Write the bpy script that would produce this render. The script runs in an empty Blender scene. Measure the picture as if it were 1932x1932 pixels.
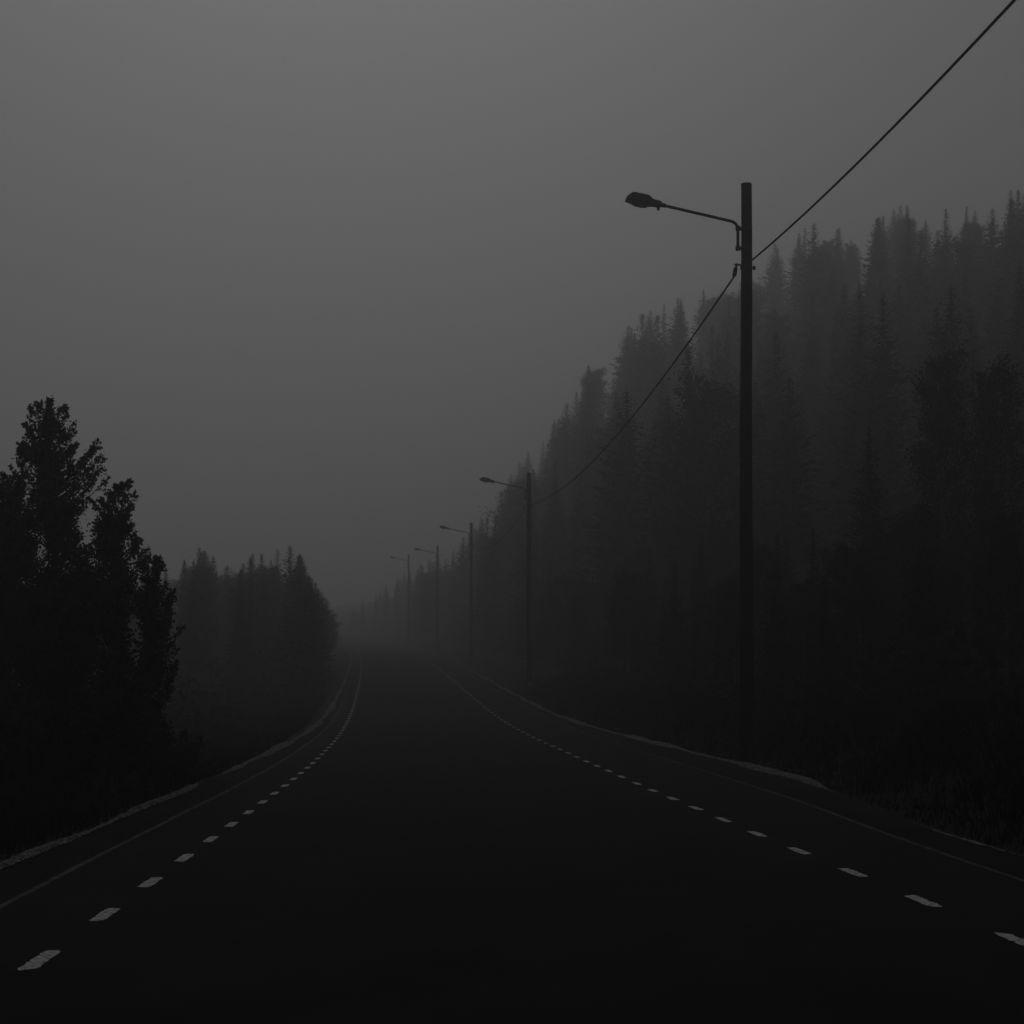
import bpy, math, random
import numpy as np
from mathutils import Vector

random.seed(7)
rng = np.random.default_rng(7)
SC = bpy.context.scene
COL = SC.collection
CAMZ = 1.6
F = 3213.0                      # focal length for a frame 1932 units wide
HZ = 1275.0                     # row of the horizon
def PX(px, Y): return (px - 966.0) / F * Y
def PZ(py, Y): return (HZ - py) / F * Y + CAMZ

# ------------------------------------------------------------------ road line
TY = np.arange(-60, 1000, 0.5)
def smooth(ys, vs, sig):
    v = np.interp(TY, ys, vs)
    n = int(sig * 3 / 0.5)
    k = np.exp(-0.5 * (np.arange(-n, n + 1) * 0.5 / sig) ** 2); k /= k.sum()
    return np.convolve(np.pad(v, n, mode='reflect', reflect_type='odd'), k, mode='valid')
XC = smooth([-60, 9.83, 16.7, 25.2, 35, 51.8, 73.9, 104.7, 124, 150, 200, 255, 300, 350, 400, 1000],
            [3.9, .23, -.165, -.65, -1.2, -2.35, -4.0, -6.45, -8.1, -10.3, -15.3, -21.5, -27, -35, -45, -190], 5)
ZR = smooth([-60, 9.83, 25, 35, 51.8, 62, 73.9, 104.7, 124, 150, 200, 255, 320, 450, 1000],
            [-.86, -1.606, -1.765, -1.83, -1.83, -1.72, -1.45, -.33, .39, 1.3, 2.9, 4.6, 6.9, 11.5, 26], 4) + CAMZ
AR = smooth([-60, 9, 17, 24, 35, 50, 70, 100, 1000], [4.1, 4.1, 4.25, 4.75, 4.85, 4.95, 4.9, 4.6, 4.4], 3)   # right asphalt edge
OR = smooth([-60, 9, 16, 22, 30, 50, 67, 100, 1000], [4.9, 4.9, 4.85, 5.3, 6.1, 5.95, 5.5, 5.2, 5.0], 2.2)       # right pale verge
AL = smooth([-60, 20, 35, 60, 1000], [3.8, 3.8, 3.7, 3.55, 3.5], 3)
OL = smooth([-60, 30, 40, 60, 80, 1000], [4.42, 4.42, 4.25, 3.95, 3.85, 3.8], 3)
HR = smooth([-60, 20, 45, 60, 80, 100, 140, 180, 220, 270, 330, 420, 1000], [.04, .06, .10, .15, .22, .30, .48, .72, .88, .80, .45, .25, .2], 6)                        # hill on the right
def at(T, y): return np.interp(y, TY, T)
HALF = 2.9

def sstep(t): t = np.clip(t, 0, 1); return t * t * (3 - 2 * t)
def wob(x, y, s, seed=0.0):
    return (np.sin(x / s * 1.7 + y / s * .9 + seed) + np.sin(-x / s * .8 + y / s * 2.1 + 1.3 + seed * 2) + np.sin(x / s * 2.9 - y / s * 1.3 + 2.1)) / 3
def ground_z(x, y):
    x = np.asarray(x, float); y = np.asarray(y, float)
    u = x - at(XC, y); z = at(ZR, y)
    ar, orr, al, ol = at(AR, y), at(OR, y), at(AL, y), at(OL, y)
    on = (u < ar - .02) & (u > -al + .02)
    p = np.where(on, -.08, -.03)
    # right: verge, bank, hill
    r = u - orr
    p = p + np.where(r > 0, .85 * sstep(r / 3.2), 0)
    p = p + np.where(r > 0, at(HR, y) * 62 * (1 - np.exp(-np.maximum(u - 8, 0) ** 1.25 / 85)), 0)
    # left: shallow ditch, then rolling ground
    l = -u - ol
    p = p + np.where(l > 0, -.35 * sstep(l / 1.6) * (1 - .6 * sstep((l - 2.5) / 4)), 0)
    p = p + np.where(l > 6, .05 * (l - 6) * sstep((y - 90) / 120), 0)
    out = sstep((np.abs(u) - 5.5) / 4)
    p = p + out * (.12 * wob(x, y, 2.3) + .5 * wob(x, y, 17, 4) * sstep((np.abs(u) - 12) / 20))
    return z + p

# ------------------------------------------------------------------ materials (the place is black and white)
def mat(name, lo, hi, scale=5.0, rough=.9, spec=.2, detail=6, ramp=(.35, .7), bump=0.0, metal=0.0, bscale=None, stretch=None):
    m = bpy.data.materials.new(name); m.use_nodes = True
    nt = m.node_tree; b = nt.nodes['Principled BSDF']
    tc = nt.nodes.new('ShaderNodeTexCoord')
    n = nt.nodes.new('ShaderNodeTexNoise'); n.inputs['Scale'].default_value = scale; n.inputs['Detail'].default_value = detail
    n.inputs['Roughness'].default_value = .65
    src = tc.outputs['Object']
    if stretch:
        mp = nt.nodes.new('ShaderNodeMapping'); mp.inputs['Scale'].default_value = stretch
        nt.links.new(src, mp.inputs['Vector']); src = mp.outputs['Vector']
    nt.links.new(src, n.inputs['Vector'])
    cr = nt.nodes.new('ShaderNodeValToRGB')
    cr.color_ramp.elements[0].position = ramp[0]; cr.color_ramp.elements[1].position = ramp[1]
    cr.color_ramp.elements[0].color = (lo, lo, lo, 1); cr.color_ramp.elements[1].color = (hi, hi, hi, 1)
    nt.links.new(n.outputs['Fac'], cr.inputs['Fac']); nt.links.new(cr.outputs['Color'], b.inputs['Base Color'])
    b.inputs['Roughness'].default_value = rough; b.inputs['Specular IOR Level'].default_value = spec
    b.inputs['Metallic'].default_value = metal
    if bump:
        n2 = nt.nodes.new('ShaderNodeTexNoise'); n2.inputs['Scale'].default_value = bscale or scale * 6; n2.inputs['Detail'].default_value = 5
        nt.links.new(src, n2.inputs['Vector'])
        bp = nt.nodes.new('ShaderNodeBump'); bp.inputs['Strength'].default_value = bump; bp.inputs['Distance'].default_value = .02
        nt.links.new(n2.outputs['Fac'], bp.inputs['Height']); nt.links.new(bp.outputs['Normal'], b.inputs['Normal'])
    return m
M = dict(
    asphalt=mat('asphalt', .015, .026, .9, .95, .08, 8, (.3, .7), .5, bscale=60),
    paint=mat('worn_road_paint', .06, .78, 28, .85, .15, 10, (.36, .54), .3),
    gravel=mat('pale_gravel', .03, .36, 16.0, .95, .1, 10, (.42, .66), .8, bscale=30),
    gravel_dim=mat('dusty_asphalt_edge', .04, .17, 7.0, .95, .1, 8, (.36, .66), .6, bscale=40),
    soil=mat('mossy_soil', .012, .028, .5, 1.0, .05, 8, (.3, .7), .8, bscale=6),
    grass=mat('dark_grass', .010, .024, .7, .9, .1, 4),
    wood=mat('tarred_pole_wood', .008, .022, 6, .9, .1, 6, (.3, .7), .6, stretch=(6, 6, .35)),
    steel=mat('grey_galvanised_steel', .015, .035, 14, .6, .25, 5, metal=.2),
    head=mat('lamp_housing_paint', .015, .03, 8, .55, .3, 4),
    lens=mat('lamp_glass', .06, .12, 5, .25, .5, 3),
    cable=mat('cable_rubber', .008, .014, 20, .8, .15, 2),
    leaf=mat('birch_leaves', .018, .045, 3.5, .8, .1, 3),
    needle=mat('spruce_needles', .014, .03, 1.2, .9, .08, 3),
    fol=mat('broadleaf_foliage', .014, .03, 1.2, .9, .08, 3),
    bark=mat('dark_bark', .03, .07, 6, .95, .05, 6, stretch=(4, 4, .8)),
    birch=mat('birch_bark', .03, .12, 4, .9, .1, 6, (.42, .55), stretch=(1, 1, 2.5)),
)

# ------------------------------------------------------------------ mesh helpers
def link(name, verts, faces, m, parent=None, smooth_=False):
    me = bpy.data.meshes.new(name)
    me.from_pydata([tuple(map(float, v)) for v in verts], [], [tuple(map(int, f)) for f in faces])
    me.materials.append(m)
    if smooth_: me.polygons.foreach_set('use_smooth', [True] * len(me.polygons))
    me.update()
    o = bpy.data.objects.new(name, me); COL.objects.link(o)
    if parent: o.parent = parent
    return o
def empty(name, loc, label, cat, group=None, rz=0, sc=None):
    o = bpy.data.objects.new(name, None); COL.objects.link(o)
    o.empty_display_size = .3
    o.location = loc; o.rotation_euler = (0, 0, rz)
    if sc: o.scale = sc
    tag(o, label, cat, group)
    return o
def tag(o, label, cat=None, group=None, kind=None):
    if label: o['label'] = label
    if cat: o['category'] = cat
    if group: o['group'] = group
    if kind: o['kind'] = kind
    return o
class MB:
    def __init__(s): s.v = []; s.f = []
    def tube(s, pts, rad, n=8, caps=True):
        pts = [Vector(p) for p in pts]; k0 = len(s.v)
        up = None
        for i, p in enumerate(pts):
            d = (pts[min(i + 1, len(pts) - 1)] - pts[max(i - 1, 0)]).normalized()
            if up is None: a = d.orthogonal().normalized()
            else: a = (up - d * up.dot(d)); a = a.normalized() if a.length > 1e-6 else d.orthogonal().normalized()
            up = a; b = d.cross(a)
            r = rad[i] if hasattr(rad, '__len__') else rad
            for j in range(n):
                t = 2 * math.pi * j / n
                s.v.append(p + a * (r * math.cos(t)) + b * (r * math.sin(t)))
        for i in range(len(pts) - 1):
            for j in range(n):
                q = k0 + i * n
                s.f.append((q + j, q + (j + 1) % n, q + n + (j + 1) % n, q + n + j))
        if caps:
            s.f.append(tuple(k0 + j for j in range(n))[::-1])
            s.f.append(tuple(k0 + (len(pts) - 1) * n + j for j in range(n)))
    def box(s, c, h):
        k = len(s.v); c = Vector(c)
        for z in (-1, 1):
            for (x, y) in ((-1, -1), (1, -1), (1, 1), (-1, 1)): s.v.append(c + Vector((x * h[0], y * h[1], z * h[2])))
        for f in ((3, 2, 1, 0), (4, 5, 6, 7), (0, 1, 5, 4), (1, 2, 6, 5), (2, 3, 7, 6), (3, 0, 4, 7)): s.f.append(tuple(k + i for i in f))
    def rings(s, rings, caps=True):
        k = len(s.v); n = len(rings[0])
        for r in rings: s.v += [Vector(p) for p in r]
        for i in range(len(rings) - 1):
            for j in range(n):
                q = k + i * n
                s.f.append((q + j, q + (j + 1) % n, q + n + (j + 1) % n, q + n + j))
        if caps:
            s.f.append(tuple(k + j for j in range(n))[::-1]); s.f.append(tuple(k + (len(rings) - 1) * n + j for j in range(n)))
    def build(s, name, m, parent=None, sm=False): return link(name, s.v, s.f, m, parent, sm)

def quads_mesh(name, P, m):
    """P: (n,4,3) array of separate quads"""
    n = len(P)
    me = bpy.data.meshes.new(name)
    me.vertices.add(n * 4); me.vertices.foreach_set('co', np.ascontiguousarray(P.reshape(-1), dtype=np.float32))
    me.loops.add(n * 4); me.loops.foreach_set('vertex_index', np.arange(n * 4, dtype=np.int32))
    me.polygons.add(n); me.polygons.foreach_set('loop_start', np.arange(0, n * 4, 4, dtype=np.int32))
    me.materials.append(m); me.update(calc_edges=True); me.validate()
    return me
def obj_of(me, name, parent=None):
    o = bpy.data.objects.new(name, me); COL.objects.link(o)
    if parent: o.parent = parent
    return o
def unit(a): return a / np.maximum(np.linalg.norm(a, axis=-1, keepdims=True), 1e-9)
def leaves(pos, L, W, droop=.3, dirs=None):
    """rhombic leaves at pos (n,3), each bent a little"""
    n = len(pos)
    d = rng.normal(size=(n, 3)); d[:, 2] -= droop
    if dirs is not None: d = d * .7 + dirs
    d = unit(d)
    s = unit(np.cross(d, unit(rng.normal(size=(n, 3)))))
    L = L * rng.uniform(.65, 1.3, (n, 1)); W = W * rng.uniform(.7, 1.25, (n, 1))
    a = pos; c = pos + d * L; mid = pos + d * L * .45
    up = np.cross(d, s) * L * .1
    return np.stack([a, mid + s * W * .5 + up, c, mid - s * W * .5 + up], 1)

# ------------------------------------------------------------------ ground, road
def axis(parts):
    out = []
    for a, b, st in parts: out += list(np.arange(a, b, st))
    return np.array(out + [parts[-1][1]])
ys = axis([(-55, 0, 4), (0, 80, .8), (80, 200, 2), (200, 500, 6), (500, 900, 25)])
us = axis([(-420, -100, 20), (-100, -30, 5), (-30, -7, 1), (-7, 8, .25), (8, 50, 1.2), (50, 120, 5), (120, 420, 20)])
def sheet(name, ys, us_of, zf, m):
    V = []; nf = len(us_of(0.0))
    for y in ys:
        u = us_of(y); x = at(XC, y) + u
        z = zf(x, np.full_like(x, y))
        V += list(zip(x, np.full_like(x, y), z))
    Fc = []
    for i in range(len(ys) - 1):
        for j in range(nf - 1):
            q = i * nf + j
            Fc.append((q, q + 1, q + nf + 1, q + nf))
    return link(name, V, Fc, m, None, True)
g = sheet('ground', ys, lambda y: us, ground_z, M['soil']); tag(g, 'dark soil and rough grass on both sides of the road', kind='structure')
ry = axis([(-50, 0, 2), (0, 120, .5), (120, 300, 2), (300, 880, 10)])
def road_us(y):
    t = np.linspace(-1, 1, 25); al, ar = at(AL, y), at(AR, y)
    return np.where(t < 0, t * al, t * ar)
def road_z(x, y):
    u = x - at(XC, y)
    return at(ZR, y) + .006 * wob(x * 1.0, y * .25, .8) - .0016 * u * u * .5
road = sheet('road', ry, road_us, road_z, M['asphalt']); tag(road, 'dark asphalt road running downhill then up into the fog', kind='structure')

def strip(name, side_edge, w0, w1, seg, m, kind_label, parent=None, h=.0, lift=.004, rough=.03, breaks=None, ymax=260):
    """a ragged strip along the road between offsets edge+w0 .. edge+w1 (sign from side_edge)"""
    sgn, T = side_edge
    mb = MB(); yy = axis([(4, 60, .18), (60, 120, .5), (120, ymax, 2)])
    prev = None
    for y in yy:
        e = at(T, y)
        wf = 1.0 if not h else max(.5, min(1.25, .8 + .45 * math.sin(y * .41 + w0 * 30) + .25 * math.sin(y * 1.13 + 1)))
        if breaks:
            for a, b in breaks: wf *= max(0.05, min(1, max(a - y, y - b) / 3.6)) if not a < y < b else .05
        if h and sgn > 0 and y < 22: wf *= .38
        if h and sgn < 0 and y < 21: wf *= .6
        mid = (w0 + w1) / 2 + rough * .5 * math.sin(y * .9); hw = (w1 - w0) / 2 * wf
        j0 = mid - hw + rough * random.uniform(-.35, .35); j1 = mid + hw + rough * random.uniform(-.35, .35)
        row = []
        for k in range(5):
            t = k / 4; u = e + j0 + (j1 - j0) * t
            x = at(XC, y) + sgn * u
            zb = float(at(ZR, y)) - .0008 * u * u if parent else float(ground_z(x, y)) + .005
            row.append((x, y, zb + lift + (h * wf * random.uniform(.75, 1.15) * math.sin(math.pi * t) if h else 0)))
        gap = breaks and any(a < y < b for a, b in breaks)
        k0 = len(mb.v); mb.v += [Vector(p) for p in row]
        if prev is not None and not gap:
            for k in range(4): mb.f.append((prev + k, prev + k + 1, k0 + k + 1, k0 + k))
        prev = k0
    return mb.build(name, m, parent, True)
R_ = (1, AR); L_ = (-1, AL); RO = (1, OR); LO = (-1, OL)
o = strip('asphalt_edge', R_, -.10, -.045, 0, M['gravel_dim'], '', road, lift=.006, rough=.012); tag(o, 'pale dusty asphalt edge on the lamp side')
o = strip('asphalt_edge', L_, -.10, -.045, 0, M['gravel_dim'], '', road, lift=.006, rough=.012); tag(o, 'pale dusty asphalt edge on the bushy side')
o = strip('gravel_verge', RO, -.18, .10, 0, M['gravel'], '', None, h=.06, rough=.07, breaks=[(3, 15.6), (20.5, 25.6)])
tag(o, 'ragged pale gravel verge along the lamp side of the road', kind='structure')
o = strip('gravel_verge', LO, -.13, .13, 0, M['gravel'], '', None, h=.06, rough=.06, breaks=[(29.2, 30.6)])
tag(o, 'ragged pale gravel verge along the bushy left side of the road', kind='structure')

def dashes(sgn, first, period, length, width):
    mb = MB(); y = first
    while y < 240:
        n = 14; worn = random.uniform(.008, .016)
        k0 = len(mb.v)
        for i in range(n + 1):
            yy = y + length * i / n
            for w in (-1, 1):
                u = sgn * HALF + w * width / 2 + random.uniform(-1, 1) * worn * .6 - w * (.018 if i in (0, n) else 0)
                x = float(at(XC, yy)) + u
                e = (random.uniform(-.03, .03) if i in (0, n) else 0)
                mb.v.append(Vector((x, yy + e, float(road_z(np.array([x]), np.array([yy]))[0]) + .005)))
        for i in range(n):
            q = k0 + i * 2; mb.f.append((q, q + 1, q + 3, q + 2))
        y += period
    o = mb.build('dashed_edge_line', M['paint'], road); return o
d0 = F * (CAMZ - 0.0)
tag(dashes(-1, 9.28, 2.0, .70, .102), 'short worn white dashes along the left lane edge')
tag(dashes(1, 10.0, 2.0, .70, .102), 'short worn white dashes along the right lane edge')

# grass on the verges: one mass nobody could count
def grass(name, lo, hi, n, ymax, hmin, hmax, label):
    y = 6 + (ymax - 6) * rng.power(1.0, n) ** 1.3
    u = rng.uniform(lo, hi, n)
    keep = np.where(u > 0, u > at(OR, y) + .04, -u > at(OL, y) + .05)
    y, u = y[keep], u[keep]; n = len(y)
    x = at(XC, y) + u; z = ground_z(x, y)
    near = np.where(u > 0, u - at(OR, y), -u - at(OL, y))
    h = rng.uniform(hmin, hmax, n) * (.35 + .65 * sstep(near / 1.5)) * (.7 + .5 * wob(x, y, 1.3))
    a = rng.uniform(0, 2 * np.pi, n); w = rng.uniform(.006, .014, n) * (1 + y / 40)
    lean = rng.normal(0, .3, (n, 2)) * h[:, None]
    b = np.stack([x, y, z - .03], 1); dx = np.stack([np.cos(a) * w, np.sin(a) * w, 0 * w], 1)
    tip = b + np.stack([lean[:, 0], lean[:, 1], h + .03], 1)
    midp = b + np.stack([lean[:, 0] * .3, lean[:, 1] * .3, h * .6], 1)
    P = np.stack([b - dx, b + dx, midp + dx * .7, tip], 1)
    o = obj_of(quads_mesh(name, P, M['grass']), name); tag(o, label, 'grass', kind='stuff')
grass('grass', -13, -4.4, 70000, 90, .15, .5, 'dark unmown grass on the verge left of the road')
grass('grass', 5.0, 15, 70000, 90, .15, .5, 'dark unmown grass on the bank right of the road')

# ------------------------------------------------------------------ street lamps
PH = 12.8
LAMP_LABELS = [
    'nearest wooden lamp post, tall and black, its arm and lamp head over the road',
    'second lamp post along the road, mid grey in the fog',
    'third lamp post along the road, pale in the fog beyond the second post',
    'fourth lamp post along the road, very faint in the fog',
    'fifth and farthest lamp post, barely visible through the fog']
def make_lamp(loc):
    root = empty('street_lamp', loc, LAMP_LABELS[0], 'street lamp', 'lamp posts along the right side of the road')
    mb = MB(); n = 14
    hs = np.linspace(-2.0, PH, n)
    mb.tube([(.012 * math.sin(h * .7), .01 * math.cos(h * .5), h) for h in hs], [.172 - .052 * (h + 2) / (PH + 2) for h in hs], 20)
    mb.build('pole', M['wood'], root, False)
    mb = MB(); mb.tube([(0, 0, PH + .002), (0, 0, PH + .03)], [.128, .118], 20); mb.build('pole_cap', M['steel'], root)
    # arm: a pipe clamped to the pole, bent over the road
    zb = 11.29; ax = -.195
    pts = [(ax, -.02, zb), (ax, -.02, zb + .48)]
    for k in range(1, 9):
        t = k / 8 * math.radians(78)
        pts.append((ax - .20 * (1 - math.cos(t)), -.02, zb + .48 + .20 * math.sin(t)))
    p = pts[-1]; dx, dz = -math.cos(math.radians(12)), math.sin(math.radians(12))
    L = 1.66
    pts += [(p[0] + dx * L * k / 4, -.02 - .03 * k, p[2] + dz * L * k / 4) for k in range(1, 5)]
    mb = MB(); mb.tube(pts, .034, 12); arm = mb.build('arm', M['steel'], root, True)
    for zc in (zb + .06, zb + .53 - .02):
        mb = MB(); mb.tube([(ax, -.02, zc - .05), (ax, -.02, zc + .05)], .055, 12)
        mb.box((ax + .07, -.02, zc), (.05, .03, .025)); mb.tube([(0, 0, zc - .03), (0, 0, zc + .03)], .136, 20)
        mb.build('clamp', M['steel'], root)
    e = Vector(pts[-1]); d = Vector((dx, -.06, dz)).normalized()
    # lamp head: neck, tapering housing, blunt nose
    side = Vector((0, -1, 0)); side = (side - d * side.dot(d)).normalized(); up = d.cross(side); up = up if up.z > 0 else -up
    def ring(t, w, hu, hd, off=0.0, n=20, pw=.3):
        r = []
        for j in range(n):
            a = 2 * math.pi * j / n; c, s_ = math.cos(a), math.sin(a)
            c = math.copysign(abs(c) ** pw, c); s_ = math.copysign(abs(s_) ** pw, s_)
            r.append(e + d * t + side * (w * c) + up * ((hu if s_ > 0 else hd) * s_ + off))
        return r
    mb = MB()
    mb.rings([ring(-.12, .05, .045, .045, 0, 20, .9), ring(-.02, .055, .05, .05, 0, 20, .9), ring(0.0, .085, .07, .07), ring(.18, .095, .075, .075), ring(.22, .12, .08, .08),
              ring(.27, .18, .105, .085), ring(.33, .195, .12, .09), ring(.66, .195, .115, .09), ring(.70, .19, .10, .09, -.005), ring(.80, .15, .03, .04, -.045)], True)
    head = mb.build('lamp_head', M['head'], root)
    mb = MB(); mb.rings([ring(.28, .13, .0, .0, -.082), ring(.30, .15, .0, .03, -.085), ring(.40, .16, .0, .05, -.088), ring(.55, .16, .0, .05, -.088),
                         ring(.66, .14, .0, .03, -.085), ring(.69, .11, .0, .0, -.082)])
    mb.build('lens', M['lens'], head)
    mb = MB(); mb.box(e + d * .03 - up * .10, (.03, .03, .035)); mb.build('latch', M['steel'], head)
    # cable bracket across the pole with a hanging clamp
    zk = 10.92
    mb = MB(); mb.tube([(-.27, -.02, zk + .05), (-.22, -.02, zk + .06), (.16, -.02, zk - .03), (.2, -.02, zk - .03)], .022, 8)
    mb.tube([(0, 0, zk - .05), (0, 0, zk + .05)], .139, 20); mb.tube([(.18, -.02, zk - .07), (.18, -.02, zk + .02)], .03, 8)
    br = mb.build('cable_bracket', M['steel'], root)
    mb = MB(); mb.tube([(-.22, -.02, zk + .05), (-.25, .01, zk - .06), (-.27, .05, zk - .20)], [.02, .05, .045], 8); mb.build('cable_clamp', M['steel'], br)
    return root
def copy_tree(o, parent=None):
    c = o.copy(); COL.objects.link(c)
    if parent: c.parent = parent; c.matrix_parent_inverse = o.matrix_parent_inverse.copy()
    for ch in list(o.children): copy_tree(ch, c)
    return c
SPOTS = [(1408, 349, 39.0), (997.5, 893, 96.0), (889, 987, 149.0), (825.5, 1030, 202.0), (771, 1047, 255.0)]
lamp = None; TOPS = []
for i, (px, py, Y) in enumerate(SPOTS):
    loc = (PX(px, Y), Y, PZ(py, Y) - PH)
    TOPS.append(Vector(loc))
    if i == 0: lamp = make_lamp(loc); proto_children = list(lamp.children)
    else:
        o = copy_tree(lamp); o.location = loc; o['label'] = LAMP_LABELS[i]; o.rotation_euler = (0, 0, math.radians((0, 2, 3, 4, 5)[i]))

# the cables hang between the posts
def span(a, b, sag, r, label):
    pts = []
    for k in range(41):
        t = k / 40; p = a.lerp(b, t); p.z -= 4 * sag * t * (1 - t); pts.append(p)
    mb = MB(); mb.tube(pts, r, 8); o = mb.build('overhead_cable', M['cable'], None, True)
    tag(o, label, 'cable', 'overhead cables strung between the lamp posts')
CL = Vector((-.27, .05, 10.72)); CR = Vector((.17, -.03, 11.10))
prev_post = Vector((7.95, -14.0, TOPS[0].z + .05))
span(TOPS[0] + Vector((.12, -.06, 11.06)), prev_post + Vector((.1, .1, 11.2)), 1.18, .021, 'black cable rising from the nearest post out of the top right corner')
span(TOPS[0] + CL, TOPS[1] + Vector((-.2, -.1, 10.95)), 1.15, .022, 'black cable sagging from the nearest post to the second post')
span(TOPS[1] + Vector((-.25, .05, 10.72)), TOPS[2] + Vector((-.2, -.1, 10.95)), 1.15, .022, 'faint cable sagging from the second post to the third post')
span(TOPS[2] + Vector((-.25, .05, 10.72)), TOPS[3] + Vector((-.2, -.1, 10.95)), 1.15, .022, 'very faint cable between the third post and the fourth post')

# ------------------------------------------------------------------ near trees on the left
def near_tree(name, label, cat, base, Y, trunk_px, tips, blobs, leafL=.064, leafW=.043, dens=5200, trunk_r=.06, group=None, bark='birch'):
    """trunk line and shoot tips given where the photograph shows them, at depth Y; blobs are the dense parts of the crown"""
    bx = PX(base, Y); bz = float(ground_z(bx, Y))
    root = empty(name, (bx, Y, bz), label, cat, group)
    loc = lambda px, py, dy=0.0: Vector((PX(px, Y) - bx, dy, PZ(py, Y) - bz))
    tp = [Vector((0, 0, -.2))] + [loc(px, py, random.uniform(-.08, .08)) for px, py in trunk_px]
    H = tp[-1].z
    mb = MB(); mb.tube(tp, [trunk_r * (1 - .88 * max(0, p.z) / H) for p in tp], 10); mb.build('trunk', M[bark], root, True)
    def on_trunk(z):
        for a, b in zip(tp, tp[1:]):
            if b.z >= z: return a.lerp(b, max(0, min(1, (z - a.z) / max(b.z - a.z, 1e-6))))
        return tp[-1].copy()
    br = MB(); LP = []; LD = []
    def shoot(tip, nl, spread, sig=.2):
        st = on_trunk(max(.25, tip.z - random.uniform(.25, .5) * (.9 + math.hypot(tip.x, tip.y))))
        ctrl = st.lerp(tip, .55) + Vector((0, 0, -.12 * (tip - st).length))
        pts = []
        for k in range(7):
            t = k / 6; pts.append(st * (1 - t) ** 2 + ctrl * 2 * t * (1 - t) + tip * t * t)
        r0 = min(.03, .006 + .012 * (tip - st).length)
        br.tube(pts, [r0 * (1 - t / 6.5) for t in range(7)], 5, False)
        d = (pts[-1] - pts[-3]).normalized()
        for k in range(nl):
            t = 1 - abs(random.gauss(0, sig)); t = max(.15, min(1, t))
            p = st * (1 - t) ** 2 + ctrl * 2 * t * (1 - t) + tip * t * t
            q = p + Vector((random.gauss(0, spread), random.gauss(0, spread), random.gauss(0, spread) * .9)) * (1.25 - t * .75)
            LP.append(q); LD.append(d)
    for px, py in tips:
        t = loc(px, py, random.uniform(-.35, .35))
        shoot(t, 64, .036, .2)
        for _ in range(2):
            shoot(t + Vector((random.gauss(0, .06), random.gauss(0, .25), -abs(random.gauss(0, .14)) - .05)), 40, .04, .22)
    for px, py, rx, ry in blobs:
        area = math.pi * rx * ry / 114.75 ** 2
        ns = max(4, int(area * dens / 60))
        for _ in range(ns):
            while True:
                a, b, c = (random.uniform(-1, 1) for _ in range(3))
                if a * a + b * b + c * c < 1: break
            dep = max(.45, rx / 114.75)
            t = loc(px + a * max(rx - 9, rx * .72), py + c * max(ry - 9, ry * .72), b * dep)
            if t.z < .12: t.z = .12 + random.random() * .2
            shoot(t, 55, .095, .18)
    br.build('branches', M['bark'], root)
    P = np.array([tuple(p) for p in LP]); D = np.array([tuple(p) for p in LD])
    P[:, 2] = np.maximum(P[:, 2], .04)
    obj_of(quads_mesh('crown', leaves(P, leafL, leafW, .25, D * .5), M['leaf']), 'crown', root)
    return root
YN = 28.0
NT = 'leafy trees and bushes at the left edge of the road'
near_tree('birch_tree', 'tallest leafy birch at the left, its narrow top standing clear against the sky', 'tree', 105, YN,
          [(104, 1350), (100, 1150), (97, 1000), (92, 880), (90, 800), (85, 760)],
          [(82, 745), (66, 760), (58, 770), (104, 757), (122, 766), (127, 782), (52, 800), (60, 815), (128, 812), (26, 834), (38, 832), (36, 848), (140, 834), (146, 848), (126, 845),
           (44, 872), (148, 884), (100, 870), (70, 895), (181, 830), (176, 842), (186, 858), (166, 862), (160, 880), (178, 885), (150, 915), (160, 940), (56, 930)],
          [(92, 800, 24, 38), (88, 850, 40, 26), (97, 890, 32, 45), (85, 960, 46, 60), (120, 990, 46, 60), (110, 1160, 90, 150), (165, 1120, 40, 110), (50, 1180, 60, 120), (160, 1200, 45, 110), (110, 1380, 110, 120)], group=NT)
near_tree('birch_tree', 'shorter bushy birch at the left edge of the frame, left of the tallest birch', 'tree', 5, YN + 1.0,
          [(4, 1300), (5, 1100), (14, 940), (20, 900)],
          [(20, 888), (38, 892), (46, 905), (5, 893), (48, 925), (-15, 900)],
          [(14, 950, 34, 50), (42, 1020, 42, 70), (0, 1100, 60, 150), (-20, 1350, 90, 160)], group=NT)
near_tree('birch_tree', 'slim leafy birch leaning roadward, right of the tallest birch', 'tree', 215, YN - .5,
          [(216, 1350), (218, 1150), (224, 1000), (234, 930)],
          [(240, 907), (232, 915), (222, 918), (210, 930), (243, 950), (238, 975), (250, 1010), (184, 938), (196, 948), (246, 990), (262, 1040), (258, 1015)],
          [(218, 985, 22, 45), (195, 1010, 26, 50), (215, 1110, 46, 100), (225, 1320, 60, 160)], group=NT)
near_tree('willow_bush', 'broad leafy bush nearest the road, in front of the slim birch', 'bush', 285, YN - .8,
          [(284, 1380), (280, 1200), (282, 1090)],
          [(306, 1053), (292, 1053), (278, 1048), (268, 1062), (329, 1112), (318, 1106), (306, 1110), (331, 1135), (326, 1150), (328, 1172), (325, 1210), (328, 1250), (318, 1280), (308, 1310)],
          [(280, 1130, 28, 55), (286, 1230, 34, 90), (280, 1390, 42, 105)], trunk_r=.035, group=NT)
near_tree('willow_bush', 'low dark bush on the left verge at the foot of the broad bush', 'bush', 335, YN + 1.5,
          [(335, 1440), (336, 1400)],
          [(318, 1390), (345, 1385), (372, 1392), (385, 1420), (352, 1380)],
          [(340, 1430, 38, 45), (300, 1440, 40, 40)], trunk_r=.02, group=NT)

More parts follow.
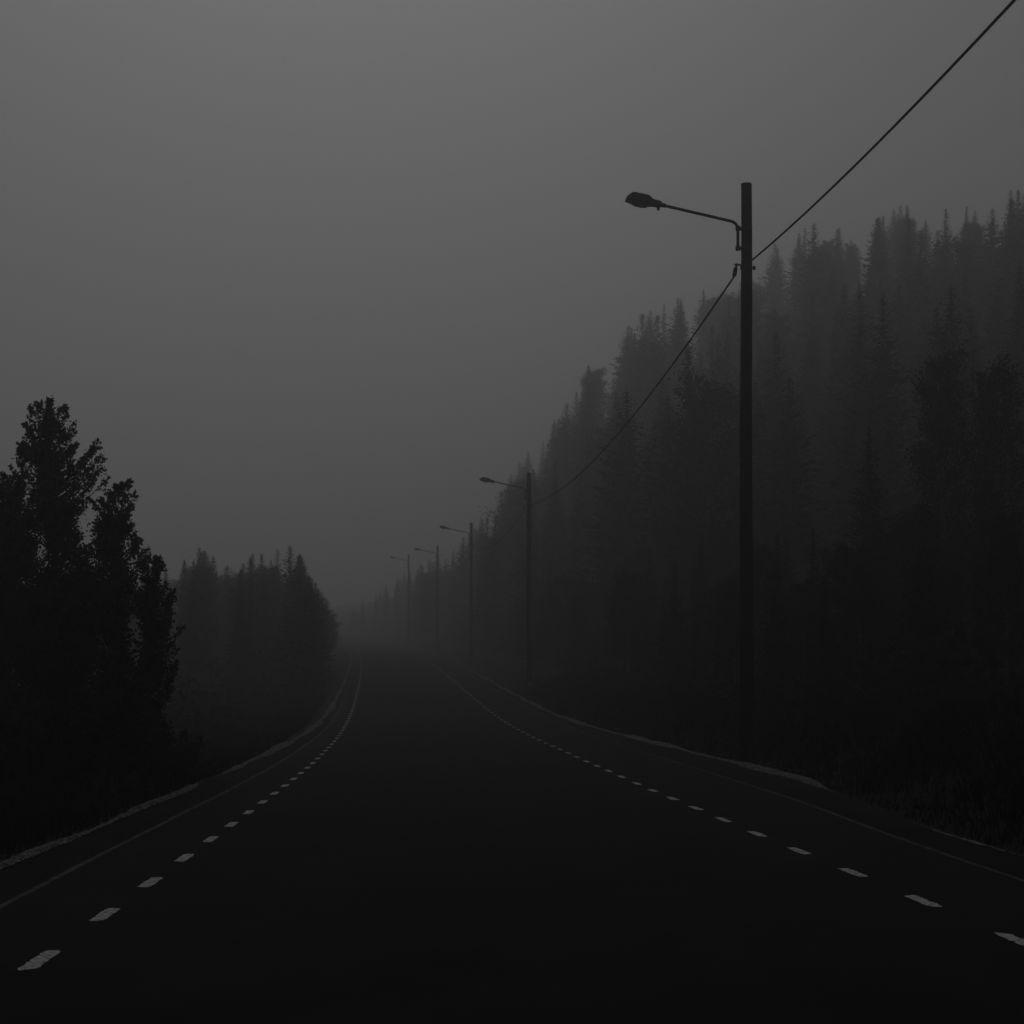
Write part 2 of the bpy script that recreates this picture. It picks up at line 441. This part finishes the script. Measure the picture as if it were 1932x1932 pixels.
# ------------------------------------------------------------------ forest
def spruce_meshes(seed, slim):
    r = np.random.default_rng(seed); H = 10.0; R = 2.2 * slim
    Q = []
    z = .3
    while z < H - .12:
        t = z / H
        rad = R * (1 - t) ** .78 * r.uniform(.78, 1.12) + .04
        nb = max(6, int(6 + 5 * (1 - t)))
        a0 = r.random() * 6.28
        for b in range(nb):
            if r.random() < .08: continue
            a = a0 + b * 6.283 / nb + r.normal(0, .22); L = rad * r.uniform(.6, 1.12)
            k = max(2, int(L / .13)); slope = .45 - .75 * (1 - t) + r.normal(0, .08)
            for i in range(k):
                s = (i + .7) / k; rr = L * s
                c = np.array([math.cos(a) * rr, math.sin(a) * rr, z + slope * rr * .6 + .16 * s * s * L + r.normal(0, .02)])
                d = np.array([math.cos(a + r.normal(0, .5)), math.sin(a + r.normal(0, .5)), r.normal(-.25, .3)])
                sd = np.array([-math.sin(a), math.cos(a), r.normal(0, .4)])
                q = min(1.0, rad)
                l = (.06 + .15 * q) * (1.1 - .4 * s) * r.uniform(.7, 1.3); w = (.03 + .11 * q) * (1.15 - .65 * s) * r.uniform(.7, 1.3)
                Q.append([c - d * l * .4, c + sd * w - [0, 0, .04], c + d * l, c - sd * w - [0, 0, .08 * q]])
        z += .10 + .14 * (1 - t)
    for i in range(14):                                   # leader shoot
        zz = H - .55 + i * .035; a = r.random() * 6.28; w = .05 * (1 - i / 16)
        Q.append([[0, 0, zz], [math.cos(a) * w, math.sin(a) * w, zz + .04], [0, 0, zz + .22], [-math.cos(a) * w, -math.sin(a) * w, zz + .04]])
    crown = quads_mesh('crown', np.array(Q, float), M['needle'])
    mb = MB(); hs = np.linspace(-.5, H * .97, 7)
    mb.tube([(0, 0, h) for h in hs], [.16 * (1 - .93 * max(h, 0) / H) for h in hs], 8)
    me = bpy.data.meshes.new('trunk'); me.from_pydata([tuple(v) for v in mb.v], [], mb.f); me.materials.append(M['bark'])
    return me, crown
def broad_meshes(seed, wide):
    r = np.random.default_rng(seed); H = 10.0
    mb = MB(); hs = np.linspace(-.5, H * .93, 9)
    line = [(0.12 * math.sin(h * .6 + seed), .12 * math.cos(h * .5 + seed) - .12, h) for h in hs]
    mb.tube(line, [.13 * (1 - .9 * max(h, 0) / H) for h in hs], 8)
    Q = []
    n = 46
    for i in range(n):
        z0 = H * (.16 + .74 * (i / n) ** .9); a = i * 2.4 + r.normal(0, .3)
        t = z0 / H
        L = wide * 1.9 * math.sin(math.pi * min(.97, (.18 + .80 * t))) ** .75 * r.uniform(.55, 1.15) + .2
        st = Vector((float(np.interp(z0, hs, [p[0] for p in line])), float(np.interp(z0, hs, [p[1] for p in line])), z0))
        tip = st + Vector((math.cos(a) * L * .8, math.sin(a) * L * .8, L * r.uniform(.5, .95)))
        mb.tube([st, st.lerp(tip, .5) + Vector((0, 0, -.05 * L)), tip], [.035, .02, .006], 4, False)
        m = int(150 + 130 * L)
        tt = r.uniform(.25, 1.05, m)
        P = np.array(st)[None] + (np.array(tip) - np.array(st))[None] * tt[:, None] + r.normal(0, 1, (m, 3)) * (.10 + .075 * L) * np.array([1, 1, .8])
        d = unit(r.normal(size=(m, 3)) + [0, 0, -.3]); s = unit(np.cross(d, unit(r.normal(size=(m, 3)))))
        l = r.uniform(.07, .15, (m, 1)); w = l * .62
        Q.append(np.stack([P, P + d * l * .5 + s * w * .5, P + d * l, P + d * l * .5 - s * w * .5], 1))
    crown = quads_mesh('crown', np.concatenate(Q), M['fol'])
    me = bpy.data.meshes.new('trunk'); me.from_pydata([tuple(v) for v in mb.v], [], mb.f); me.materials.append(M['birch'])
    return me, crown
SPR = [spruce_meshes(11 + i, s) for i, s in enumerate((1.0, .8, 1.15, .9))]
BRD = [broad_meshes(31 + i, s) for i, s in enumerate((1.0, .8, 1.2))]
PROTO = {}
def forest_tree(kind, X, Y, H, wide, label, group):
    meshes = SPR if kind == 'spruce' else BRD
    i = random.randrange(len(meshes)); tm, cm = meshes[i]
    z = float(ground_z(X, Y))
    s = H / 10.0
    root = empty('spruce_tree' if kind == 'spruce' else 'birch_tree', (X, Y, z), label, 'tree', group, random.uniform(0, 6.28), (s * wide, s * wide, s))
    obj_of(tm, 'trunk', root); obj_of(cm, 'crown', root)
    return root

RS = ([-200, 700, 720, 740, 800, 900, 950, 1000, 1060, 1110, 1160, 1240, 1320, 1400, 1430, 1470, 1560, 1600, 1640, 1700, 1760, 1810, 1840, 1880, 1932, 2300],
      [1250, 1245, 1205, 1140, 1080, 1005, 930, 865, 790, 705, 640, 590, 565, 545, 500, 470, 425, 455, 435, 400, 420, 395, 415, 375, 370, 330])
LS = ([-100, 300, 340, 380, 420, 460, 480, 520, 540, 570, 600, 620, 650, 690, 720, 800], [1090, 1095, 1080, 1045, 1085, 1075, 1058, 1050, 1036, 1068, 1125, 1150, 1172, 1190, 1200, 1215])
RS2 = ([-100, 640, 700, 740, 800, 2000], [1210, 1168, 1140, 1110, 1075, 1000])
def place(n, yr, ur, spacing, sky, hr, label, group, spr=.75, minh=4.0, seed=1, drop=35, right=True, cap_at=None):
    r = random.Random(seed); pts = []; tries = 0
    while len(pts) < n and tries < n * 120:
        tries += 1
        t = r.random(); Y = yr[0] * (yr[1] / yr[0]) ** t
        u = r.uniform(*ur); X = float(at(XC, Y)) + u
        px = 966 + X / Y * F
        if px > 2010 or px < -80: continue
        if any((X - a) ** 2 + (Y - b) ** 2 < (spacing * (1 + Y / 400)) ** 2 for a, b in pts): continue
        H = r.uniform(*hr); z = float(ground_z(X, Y)); kind = 'spruce' if r.random() < spr else 'birch'
        # a crown wider than a pixel: keep its shoulders under the skyline as well
        half = .10 * H / Y * F
        lim = min(np.interp(px - 0, *sky), 9e9)
        lim2 = max(np.interp(px - half, *sky), np.interp(px + half, *sky))
        top_lim = (HZ - (lim - (20 if kind == 'spruce' else 2) + abs(r.gauss(0, drop)) * .55)) / F * Y + CAMZ
        sh_lim = (HZ - lim2) / F * Y + CAMZ
        H = min(H, top_lim - z, (sh_lim - z) / .62)
        if H < minh: continue
        pts.append((X, Y))
        forest_tree(kind, X, Y, H, r.uniform(.85, 1.2), label[kind], group)
    return len(pts)
HILL = dict(spruce='tall spruce in the fogbound forest on the hillside right of the road', birch='leafy birch among the spruces of the hillside forest right of the road')
GH = 'trees of the hillside forest right of the road'
n = [place(75, (85, 165), (12, 56), 3.4, RS, (10, 16), HILL, GH, .87, 4, 3),
     place(92, (165, 300), (20, 78), 3.2, RS, (12, 20), dict(spruce='high spruce on the misty skyline of the hill behind the nearest lamp post', birch='high birch on the misty skyline of the hill behind the nearest lamp post'),
           'skyline trees of the hill behind the nearest lamp post', .85, 7, 31, drop=14),
     place(48, (115, 290), (9.5, 22), 3.4, RS, (9, 15), dict(spruce='roadside spruce fading into fog beyond the second lamp post', birch='roadside birch fading into fog beyond the second lamp post'),
           'roadside trees fading into fog beyond the second lamp post', .75, 4, 17),
     place(45, (240, 430), (7.5, 40), 4.2, RS2, (9, 16), dict(spruce='ghostly spruce in the far wood where the road ends in fog', birch='ghostly birch in the far wood where the road ends in fog'),
           'trees of the far wood where the road ends in fog', .7, 3, 21, drop=10),
     place(40, (62, 120), (9, 14), 2.8, RS, (3.2, 6.5), dict(spruce='young spruce at the forest edge behind the row of lamp posts', birch='young birch at the forest edge behind the row of lamp posts'),
           'young trees at the forest edge behind the lamp posts', .5, 2.5, 5),
     place(34, (42, 66), (9.5, 21), 2.0, RS, (3.0, 5.5), dict(spruce='small dark spruce on the bank right of the nearest lamp post', birch='small dark birch on the bank right of the nearest lamp post'),
           'small dark trees on the bank right of the nearest lamp post', .4, 2.2, 8),
     place(80, (92, 165), (-30, -5.4), 2.3, LS, (9, 16), dict(spruce='grey spruce in the foggy wood left of the road', birch='grey leafy birch in the foggy wood left of the road'),
           'trees of the foggy wood left of the road', .65, 4, 9, drop=18),
     place(34, (140, 330), (-26, -5.5), 3.5, LS, (9, 15), dict(spruce='faint spruce far down the left side of the road', birch='faint birch far down the left side of the road'),
           'faint trees far down the left side of the road', .7, 3, 12, drop=12)]
print('forest', n, sum(n))
# undergrowth on the forest floor: nobody could count it
def undergrowth(n):
    y = 40 + 190 * rng.random(n) ** 1.3; u = np.where(rng.random(n) < .8, rng.uniform(8.5, 60, n), rng.uniform(-26, -6.5, n))
    x = at(XC, y) + u; z = ground_z(x, y)
    h = np.maximum(.15, 1.0 + 1.1 * wob(x, y, 3.1, 2) + .5 * wob(x, y, 1.1, 1)) * np.where(u > 0, sstep((u - 8) / 4) * .8 + .2, sstep((-u - 6) / 4) * .8 + .2)
    P = np.stack([x, y, z + h * rng.random(n) ** .7], 1)
    o = obj_of(quads_mesh('undergrowth', leaves(P, .34, .24, .2), M['fol']), 'undergrowth')
    tag(o, 'low dark undergrowth covering the forest floor', 'undergrowth', kind='stuff')
undergrowth(120000)
# darker single trees standing before the hillside on the right
def single(kind, px, top, Y, wide, label):
    X = PX(px, Y); z = float(ground_z(X, Y)); H = PZ(top, Y) - z
    return forest_tree(kind, X, Y, H, wide, label, None)
single('birch', 1785, 632, 56, .72, 'tall dark birch before the hillside forest, left of the frame-edge birch')
single('birch', 1885, 655, 54, .75, 'dark birch at the right edge of the picture')
single('spruce', 1640, 800, 58, .8, 'small dark spruce alone between the nearest post and the dark birches')
single('birch', 1862, 900, 48, .7, 'slender birch with a pale trunk low at the right edge')

# ------------------------------------------------------------------ fog
def haze():
    mb = MB(); x0, x1, y0, y1, z0, z1 = -640, 470, -57, 905, -4, 92
    mb.box(((x0 + x1) / 2, (y0 + y1) / 2, (z0 + z1) / 2), ((x1 - x0) / 2, (y1 - y0) / 2, (z1 - z0) / 2))
    m = bpy.data.materials.new('fog'); m.use_nodes = True; nt = m.node_tree
    nt.nodes.remove(nt.nodes['Principled BSDF'])
    v = nt.nodes.new('ShaderNodeVolumePrincipled')
    v.inputs['Color'].default_value = (.98, .98, .98, 1); v.inputs['Density'].default_value = .0038; v.inputs['Anisotropy'].default_value = .8
    nt.links.new(v.outputs['Volume'], nt.nodes['Material Output'].inputs['Volume'])
    o = mb.build('haze', m); tag(o, 'thick even fog filling the whole valley', 'fog', kind='stuff'); o.visible_shadow = True
haze()

# ------------------------------------------------------------------ light
EL, ROT = math.radians(40), math.radians(-6)
OVER = .5
w = bpy.data.worlds.new('World'); SC.world = w; w.use_nodes = True
nt = w.node_tree; bg = nt.nodes['Background']
sky = nt.nodes.new('ShaderNodeTexSky'); sky.sky_type = 'NISHITA'; sky.sun_disc = False
sky.sun_elevation = EL; sky.sun_rotation = ROT; sky.dust_density = 6; sky.air_density = 1.0
bw = nt.nodes.new('ShaderNodeRGBToBW')
mx = nt.nodes.new('ShaderNodeMix'); mx.data_type = 'FLOAT'; mx.inputs[0].default_value = OVER; mx.inputs[3].default_value = 9.0   # even cloud cover mixed over the clear sky
nt.links.new(sky.outputs['Color'], bw.inputs['Color']); nt.links.new(bw.outputs['Val'], mx.inputs[2]); nt.links.new(mx.outputs[0], bg.inputs['Color'])
bg.inputs['Strength'].default_value = .12
sd = bpy.data.lights.new('sun', 'SUN'); sd.energy = .7; sd.angle = math.radians(40); sd.color = (1, 1, 1)
so = bpy.data.objects.new('sun', sd); COL.objects.link(so)
dirv = Vector((math.cos(EL) * math.sin(ROT), math.cos(EL) * math.cos(ROT), math.sin(EL)))
so.rotation_euler = dirv.to_track_quat('Z', 'Y').to_euler(); so.location = (0, 0, 80)

# ------------------------------------------------------------------ camera
cd = bpy.data.cameras.new('camera'); cam = bpy.data.objects.new('camera', cd); COL.objects.link(cam)
cd.sensor_width = 36; cd.lens = 36 * F / 1932; cd.shift_y = (HZ - 966) / 1932
cd.clip_start = .1; cd.clip_end = 3000
cam.location = (0, 0, CAMZ); cam.rotation_euler = (math.radians(90), 0, 0)
SC.camera = cam
SC.view_settings.view_transform = 'Standard'; SC.view_settings.look = 'None'; SC.view_settings.gamma = 1
SC.view_settings.exposure = -3.68
cy = SC.cycles
cy.max_bounces = 6; cy.diffuse_bounces = 2; cy.glossy_bounces = 1; cy.volume_bounces = 4; cy.transmission_bounces = 1; cy.transparent_max_bounces = 4
cy.use_denoising = True; cy.denoiser = 'OPENIMAGEDENOISE'; cy.use_adaptive_sampling = False
